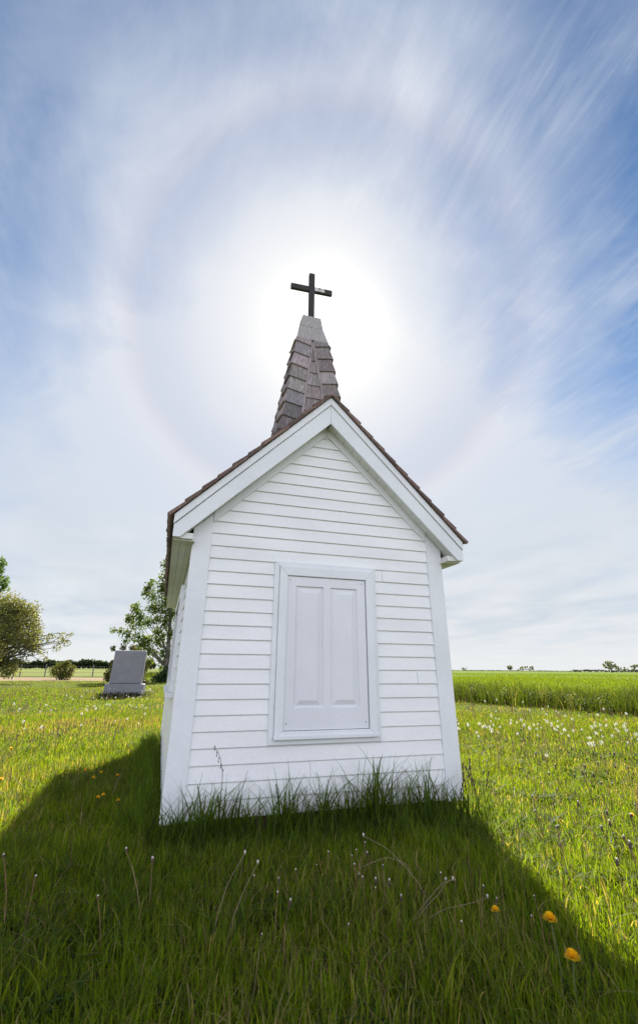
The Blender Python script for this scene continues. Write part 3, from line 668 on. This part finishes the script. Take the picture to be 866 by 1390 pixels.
shrub('shrub','reddish green sapling behind the right side of the headstone',-1.15,30.5,[(-.1,0,.5,.3),(0,0,1.0,.3),(.2,0,1.4,.3),(-.2,0,1.8,.3),(.05,0,.2,.3),(-.5,0,2.1,.28),(-.9,0,2.2,.3),(-1.5,0,2.25,.25),(-2.1,0,2.2,.22)],2000,.06,[(.12,.14,.04),(.18,.13,.06),(.09,.12,.03)])
# low weeds at the headstone's foot
V,F,C=leaves([(HX+u,HY-.38+random.uniform(-.05,.05),.05,.17,1) for u in np.linspace(-.85,.85,13)],1500,.035,[(.04,.07,.02),(.06,.09,.03),(.10,.10,.04)],.9,.35)
o=np_mesh('weeds',V,F,C,M['leaf'],None,(HX,HY-.4,0)); o.location=(HX,HY-.4,0); tag(o,'dark low weeds growing along the foot of the headstone','weeds',kind='stuff')

# far trees and hedgerows
def fartree(x,y,h,r_,label,n=500,cols=((.19,.21,.18),(.22,.235,.20)),tag_=True,group=None):  # pale greyed leaf colours have the distance haze painted in
    t=empty('distant_tree',(x,y,0),label,'tree',group); b=MB(); b.tube([(x,y,-.3),(x,y,h*.6)],[h*.035,h*.02],6); b.build('trunk',M['bark'],t,off=(x,y,0))
    cl=[(x+random.uniform(-1,1)*r_*.8,y+random.uniform(-1,1)*r_*.6,h*random.uniform(.3,.9),h*random.uniform(.12,.22),1) for _ in range(16)]+[(x,y,h*.85,h*.15,1)]
    V,F,C=leaves(cl,n,h*.075,cols,.9,.8,.1); np_mesh('crown',V,F,C,M['leaf'],t,(x,y,0))
def az_pt(px,d):
    """bearing of a picture column on the horizon, walked d metres out"""
    a_=math.atan((px-433)/668)+R(YAW); return CAM.x+d*math.sin(a_),CAM.y+d*math.cos(a_)
for px,d,h,r_,lb in ((832,620,12,9,'round dark tree standing tallest on the right horizon'),(865,600,8,6,'dark tree cut by the right edge on the horizon'),(845,640,6,7,'low bushy tree between the two dark ones on the right horizon'),(694,700,8.5,5,'small dark distant tree, leftmost of three on the middle horizon'),(711,720,7,7,'small dark distant tree in the middle of three on the middle horizon'),(722,710,7,5,'small dark distant tree, rightmost of three on the middle horizon'),(632,900,6,7,'tiny distant tree on the horizon just right of the chapel')):
    x,y=az_pt(px,d); fartree(x,y,h,r_,lb)
# hedgerow masses
def hedge(name,label,p0,p1,d,h,n,size,cols):
    cl=[]
    k=int(abs(p1-p0)/1.0)
    for i in range(k):
        px=p0+(p1-p0)*i/k; x,y=az_pt(px,d); hh=h*(.75+.4*float(vn(px*.11,3.1,1.)))
        cl.append((x,y,hh*.55,hh*.45,1))
    V,F,C=leaves(cl,n,size,cols,.95,.8,.3); o=np_mesh(name,V,F,C,M['leaf']); tag(o,label,'treeline',kind='stuff')
DK=((.035,.055,.022),(.05,.072,.03),(.03,.045,.02))
hedge('distant_treeline','dark far-off belt of trees along the left horizon',22,212,300,4.7,9000,.55,DK)
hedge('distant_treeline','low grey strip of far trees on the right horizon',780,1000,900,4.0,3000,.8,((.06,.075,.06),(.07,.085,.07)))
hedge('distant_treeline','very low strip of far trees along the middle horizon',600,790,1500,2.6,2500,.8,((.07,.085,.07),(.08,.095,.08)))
hedge('distant_treeline','far trees beyond the left edge of the pasture',-260,22,310,5.0,6000,.7,DK)

# wire fence beyond the lawn
fe=empty('wire_fence',(-10,62,0),'weathered post and wire fence crossing behind the lawn at left','fence')
fp=[]
for i in range(17):
    x=-34+i*2.6; y=62.5+(x+9)*.02; fp.append((x,y))
    b=MB(); tl=random.uniform(-.06,.06); hgt=1.35 if i%3 else 1.55
    b.tube([(x,y,-.1),(x+tl,y,hgt)],[.075,.065],7); b.build('post',M['post'],fe)
for z in (.45,.8,1.15):
    b=MB(); b.tube([(x,y-.08,z+random.uniform(-.02,.02)) for x,y in fp],.012,4); b.build('wire',M['wire'],fe)
b=MB(); x,y=-12.9,47.6; b.tube([(x,y,-.1),(x+.28,y,1.15)],[.07,.06],7); o=b.build('fence_post',M['post'],off=(x,y,0)); o.location=(x,y,0); tag(o,'lone leaning wooden post beside the willow','post')

# ------------------------------------------------------------------ dandelions and dry stalks
def copy_tree(o,loc,rz,s,label=None,group=None):
    c=o.copy(); col.objects.link(c); c.location=loc; c.rotation_euler=(random.uniform(-.12,.12),random.uniform(-.12,.12),rz); c.scale=(s,s,s)
    if label: c['label']=label
    if group: c['group']=group
    for chd in list(o.children):
        d=chd.copy(); col.objects.link(d); d.parent=c
    return c
G_=(.13,.10,.05)
def stemmesh(h,lean,r0=.0022,c=(.26,.15,.09),n=5):
    b=MB(); pts=[(lean*h*t*t,0,h*t-.0*t) for t in np.linspace(0,1,n)]; b.tube([(0,0,-.01)]+pts[1:],[r0*1.15]*2+[r0]*(n-2),5,c); return b,pts[-1]
def puff(b,p,r_,n=90,c=(.82,.80,.76)):
    for i in range(n):
        d=Vector((random.gauss(0,1),random.gauss(0,1),random.gauss(0,1)+.15)).normalized(); q=Vector(p)+d*r_
        u=d.orthogonal().normalized(); v=d.cross(u); s=r_*.26; a_=random.random()*6.28; u2=u*math.cos(a_)+v*math.sin(a_); v2=d.cross(u2)
        for k in range(3):
            t=k*2.094; w1=(u2*math.cos(t)+v2*math.sin(t))*s; w2=(u2*math.cos(t+.5)+v2*math.sin(t+.5))*s*.8
            b.face([tuple(q),tuple(q+w1+d*s*.25),tuple(q+w2+d*s*.25)],c)
        if i%3==0: b.face([tuple(Vector(p)+u*.0006),tuple(Vector(p)-u*.0006),tuple(q)],(.6,.56,.5))
PROT={}
def mk_clock(v):
    t=empty('dandelion_clock',(0,0,0),None,'dandelion'); h=(.24,.19,.28)[v]
    b,tip=stemmesh(h,(.12,.25,.05)[v],c=(.22,.16,.08)); b.build('stem',M['stem'],t,off=(0,0,0))
    b=MB(); puff(b,tip,.021 if v!=1 else .017,70); b.build('seed_head',M['puff'],t,off=(0,0,0)); return t
def mk_stalk(v):
    t=empty('dandelion_stalk',(0,0,0),None,'dry stalk'); h=(.22,.27,.17,.30)[v]
    b,tip=stemmesh(h,(.15,.32,.08,.2)[v],r0=.0019,c=[(.24,.13,.08),(.32,.22,.13),(.20,.14,.07),(.28,.15,.10)][v]); b.build('stem',M['stem'],t,off=(0,0,0))
    b=MB(); x,y,z=tip; b.tube([(x,y,z-.006),(x,y,z+.003),(x,y,z+.008)],[.003,.0062,.004],7,(.16,.10,.07))
    b.tube([(x,y,z+.008),(x,y,z+.0125)],[.0045,.003],7,(.75,.72,.66)); b.build('seed_head',M['stem'],t,off=(0,0,0)); return t
def mk_shut(v):
    t=empty('shut_dandelion',(0,0,0),None,'dry stalk'); h=(.20,.25,.15)[v]
    b,tip=stemmesh(h,(.2,.1,.3)[v],r0=.0019,c=[(.22,.12,.09),(.17,.12,.06),(.26,.16,.10)][v]); b.build('stem',M['stem'],t,off=(0,0,0))
    b=MB(); x,y,z=tip; b.tube([(x,y,z-.004),(x+.002,y,z+.006),(x+.002,y,z+.018),(x+.003,y,z+.024)],[.004,.0085,.006,.0035],7,(.09,.06,.05))
    b.tube([(x+.003,y,z+.023),(x+.004,y,z+.031)],[.004,.006],6,(.62,.58,.52)); b.build('seed_head',M['stem'],t,off=(0,0,0)); return t
def mk_flower(v):
    t=empty('dandelion_flower',(0,0,0),None,'flower'); h=(.13,.16)[v]
    b,tip=stemmesh(h,.1,r0=.0022,c=(.12,.15,.05)); b.build('stem',M['stem'],t,off=(0,0,0))
    b=MB(); x,y,z=tip
    for ring,(rr,up,n) in enumerate(((.022,.001,34),(.019,.006,30),(.015,.011,26),(.010,.015,20),(.005,.017,10))):
        for i in range(n):
            a_=2*math.pi*(i+.5*ring+random.uniform(-.3,.3))/n; d=Vector((math.cos(a_),math.sin(a_),0)); s=Vector((-d.y,d.x,0))*.0014; p=Vector((x,y,z+.004))
            q=p+d*rr*random.uniform(.85,1.08)+Vector((0,0,up+random.uniform(-.0015,.0015))); b.face([tuple(p-s*.5),tuple(p+s*.5),tuple(q+s),tuple(q-s)],(.88*random.uniform(.9,1.05),.58*random.uniform(.85,1.1),.012))
    b.build('petals',M['petal'],t,off=(0,0,0)); b=MB(); b.tube([(x,y,z-.008),(x,y,z+.005)],[.0035,.007],7,(.08,.12,.04)); b.build('calyx',M['stem'],t,off=(0,0,0)); return t
used={}
def put(kind,mk,nv,x,y,s,label,group=None,cat=None):
    v=random.randrange(nv); key=(kind,v)
    if key not in PROT: PROT[key]=mk(v); o=PROT[key]; o.location=(x,y,0); o.rotation_euler=(0,0,random.random()*6.28); o.scale=(s,s,s); o['label']=label; 
    else: o=copy_tree(PROT[key],(x,y,0),random.random()*6.28,s,label)
    if group: o['group']=group
    elif 'group' in o: del o['group']
    return o
def free(x,y): return not(-.05<x<2.25 and -.03<y<4.4)
# clocks in the right-hand drift
n=0
while n<190:
    q=random.random()
    if q<.62: t_=random.random(); x=4.0+4.4*t_+random.gauss(0,.35); y=3.1-.9*t_+random.gauss(0,.75)
    else: x=random.uniform(3.4,9.5); y=random.uniform(.6,9.5)
    if x<3.4 or x>strip_x(y)-.3 or not free(x,y) or random.random()>.35+.9*float(fbm(np.array(x),np.array(y),.9,31)): continue
    put('clock',mk_clock,3,x,y,random.uniform(.75,1.15),'white dandelion clock in the drift across the meadow right of the chapel','dandelion clocks right of the chapel'); n+=1
n=0
while n<75:
    y=random.uniform(5.0,13.5); x=random.uniform(-.36*(y+3.7)-.3,-.3)
    if random.random()>.2+1.0*float(fbm(np.array(x),np.array(y),.8,41)): continue
    put('clock',mk_clock,3,x,y,random.uniform(.75,1.1),'white dandelion clock scattered in the lawn left of the chapel','dandelion clocks left of the chapel'); n+=1
for i in range(22):
    put('clock',mk_clock,3,HX+random.uniform(-1.3,1.1),HY-random.uniform(.6,1.6),random.uniform(.85,1.2),'white dandelion clock in front of the foot of the headstone','dandelion clocks by the headstone')
for x,y,s,lb in ((4.66,1.0,1.1,'large fluffy dandelion clock nearest the right edge, upper of a close pair'),(4.45,.85,1.05,'large fluffy dandelion clock nearest the right edge, lower of a close pair'),(-1.55,4.1,1.0,'white dandelion clock standing alone above the yellow flowers at far left')):
    put('clock',mk_clock,3,x,y,s,lb)
# flowers
for i,(x,y,lb) in enumerate(((1.67,-1.50,'large yellow dandelion in the right foreground, upper of two'),(1.585,-1.66,'large yellow dandelion in the right foreground, lower of two'),(1.47,-1.40,'half shut small yellow dandelion left of the two large ones'),(-.47,1.42,'yellow dandelion in the shade left of the chapel, right one of the lower pair'),(-.5,1.2,'yellow dandelion in the shade left of the chapel, left one of the lower pair'),(-.77,2.43,'yellow dandelion on the edge of the shadow, leftmost of the upper row'),(-.64,2.0,'yellow dandelion just inside the shadow below the upper row'),(-.60,2.42,'yellow dandelion on the edge of the shadow, middle of the upper row'),(-.43,2.05,'yellow dandelion nearest the side wall of the chapel'),(-.34,1.18,'dull yellow dandelion right of the lower pair by the side wall'),(-1.52,2.39,'yellow dandelion in the sun touching the left edge'),(-1.93,4.26,'yellow dandelion in the sun further back at the left edge'),(3.5,-.36,'yellow dandelion in the sun touching the right edge'))):
    k_=(1.026-(.20 if i<2 else .12))/1.026; put('flower',mk_flower,2,CAM.x+(x-CAM.x)*k_,CAM.y+(y-CAM.y)*k_,1.2 if i<2 else .85,lb)
# bare stalks
for i in range(52):
    while True:
        x=random.uniform(1.3,4.2); y=random.uniform(-1.75,1.6)
        if free(x,y) and x>1.35-.3*y+(.8 if y>-.6 else 0) : break
    put('stalk',mk_stalk,4,x,y,random.uniform(.7,1.05),'bare reddish dandelion stalk in the sunny grass right of the chapel','bare stalks right of the chapel')
for i in range(70):
    while True:
        x=random.uniform(1.5,4.8); y=random.uniform(-1.75,2.4)
        if free(x,y) and x>1.5-.3*y+(.8 if y>-.6 else 0): break
    put('shut',mk_shut,3,x,y,random.uniform(.7,1.05),'shut dark dandelion head on a brown stalk right of the chapel','shut dandelion heads right of the chapel')
for i in range(30):
    x=random.uniform(.15,1.45); y=random.uniform(-1.75,-.95)
    put('stalk' if i%3 else 'shut',mk_stalk if i%3 else mk_shut,4 if i%3 else 3,x,y,random.uniform(.5,.8),'pale tipped dandelion stalk in the shaded grass in front of the chapel' if i%3 else 'shut dandelion head in the shaded grass in front of the chapel','stalks in front of the chapel' if i%3 else 'shut heads in front of the chapel')
for x,y,s,lb in ((-.05,-.98,1.25,'tall pale tipped stalk below the left corner of the chapel, the taller of two'),(-.085,-1.02,1.0,'pale tipped stalk below the left corner of the chapel, the shorter of two'),(-.22,-1.25,.85,'single white tipped stalk standing at the bottom left'),(-.62,-.95,.9,'brown stalk in the shade nearest the left edge'),(-.54,-.98,.85,'brown stalk in the shade, second from the left edge')):
    put('stalk',mk_stalk,4,x,y,s,lb)
for i in range(16):
    put('shut',mk_shut,3,random.uniform(-3.3,-.9),random.uniform(3.2,7.5),random.uniform(.8,1.1),'shut brown dandelion head in the dry patch left of the chapel','shut dandelion heads left of the chapel')
# long bent straws
def straw(pts,r0,label,c=(.27,.205,.13)):
    b=MB(); P_=[]; 
    for i in range(len(pts)-1):
        for k in range(4):
            t=k/4; P_.append(Vector(pts[i]).lerp(Vector(pts[i+1]),t))
    P_.append(Vector(pts[-1])); Q=[P_[0]]+[(P_[i-1]+P_[i]*2+P_[i+1])/4 for i in range(1,len(P_)-1)]+[P_[-1]]
    b.tube(Q,[r0]*(len(Q)-1)+[r0*.6],5,c); x,y,z=Q[-1]; b.tube([(x,y,z-.004),(x,y,z+.006),(x,y,z+.012)],[r0,.006,.003],6,(.6,.55,.48))
    o=b.build('dry_straw',M['stem'],off=Vector(pts[0])); o.location=pts[0]; tag(o,label,'dry stalk')
straw([(.18,-1.38,0),(.19,-1.35,.10),(.24,-1.28,.20),(.32,-1.2,.27)],.0014,'long pale bent straw in the shaded foreground, left of a crossing pair')
straw([(.22,-1.40,0),(.25,-1.35,.09),(.31,-1.28,.17),(.38,-1.2,.23)],.0014,'long pale bent straw in the shaded foreground, right of a crossing pair')
straw([(1.16,-1.35,0),(1.12,-1.3,.12),(1.03,-1.18,.22),(.93,-1.1,.26)],.0014,'bent straw leaning left in the middle foreground')
straw([(.95,-1.0,.10),(1.08,-1.05,.15),(1.16,-1.12,.13),(1.17,-1.15,.02)],.0014,'straw bent over like a hook in the middle foreground')
straw([(.98,-1.52,.07),(1.12,-1.50,.10),(1.26,-1.49,.10),(1.38,-1.44,.09)],.0014,'pale fallen straw lying flat by the yellow dandelions, lowest of three')
straw([(.97,-1.50,.07),(1.08,-1.43,.09),(1.19,-1.36,.10),(1.27,-1.28,.11)],.0014,'pale fallen straw lying flat by the yellow dandelions, middle of three')
straw([(.99,-1.47,.07),(1.10,-1.42,.11),(1.20,-1.36,.13),(1.29,-1.31,.12)],.0014,'pale fallen straw lying flat by the yellow dandelions, topmost of three')
straw([(2.3,-.15,.05),(2.42,-.2,.12),(2.55,-.2,.14),(2.62,-.12,.17)],.0014,'pale straw arching from the right corner of the chapel',(.45,.36,.2))
# dark weed at the right corner
we=empty('dock_weed',(2.2,-.12,0),'dark dried weed with beaded seed heads against the right corner board','weed')
for i in range(8):
    x=2.2+random.uniform(-.10,.12); y=-.12+random.uniform(-.05,.05); h=random.uniform(.2,.40); b=MB(); l=random.uniform(-.10,.10)
    pts=[(x+l*t*t,y-.03*t,h*t) for t in np.linspace(0,1,6)]; b.tube(pts,.0022,5,(.10,.06,.05)); b.build('stem',M['stem'],we)
    b=MB()
    b.tube([(x+l*t*t,y-.03*t-.0005,h*t) for t in (.70,.8,.9,1.0)],.0028,5,(.10,.06,.05))
    for t in (.72,.84,.95,1.0): b.tube([(x+l*t*t,y-.03*t-.001,h*t-.008),(x+l*t*t,y-.03*t,h*t),(x+l*t*t,y-.03*t,h*t+.009)],[.002,.0072,.003],6,(.10,.06,.05))
    b.build('seed_head',M['stem'],we)
we=empty('seeding_grass',(.32,-.13,0),'single dark seeding grass stalk rising against the siding left of the boarded window','grass stalk')
pts=[(.32+.03*t,-.13+.0*t,.47*t) for t in np.linspace(0,.7,5)]+[(.335,-.13,.40),(.318,-.13,.47),(.29,-.135,.52),(.265,-.14,.54)]
b=MB(); b.tube(pts,.0016,5,(.09,.08,.04)); b.build('stem',M['stem'],we)
b=MB()
for i in range(9):
    t=i/8; p=Vector((.335,-.13,.40)).lerp(Vector((.268,-.14,.54)),t); b.tube([p+Vector((.004*(-1)**i,0,-.006)),p+Vector((.005*(-1)**i,0,.004)),p+Vector((.004*(-1)**i,0,.012))],[.001,.0036,.001],5,(.08,.06,.04))
b.build('seed_head',M['stem'],we)
for o in bpy.data.objects:
    if o.type=='MESH' and o.parent is None and 'kind' not in o and 'label' not in o: print('UNTAGGED',o.name)
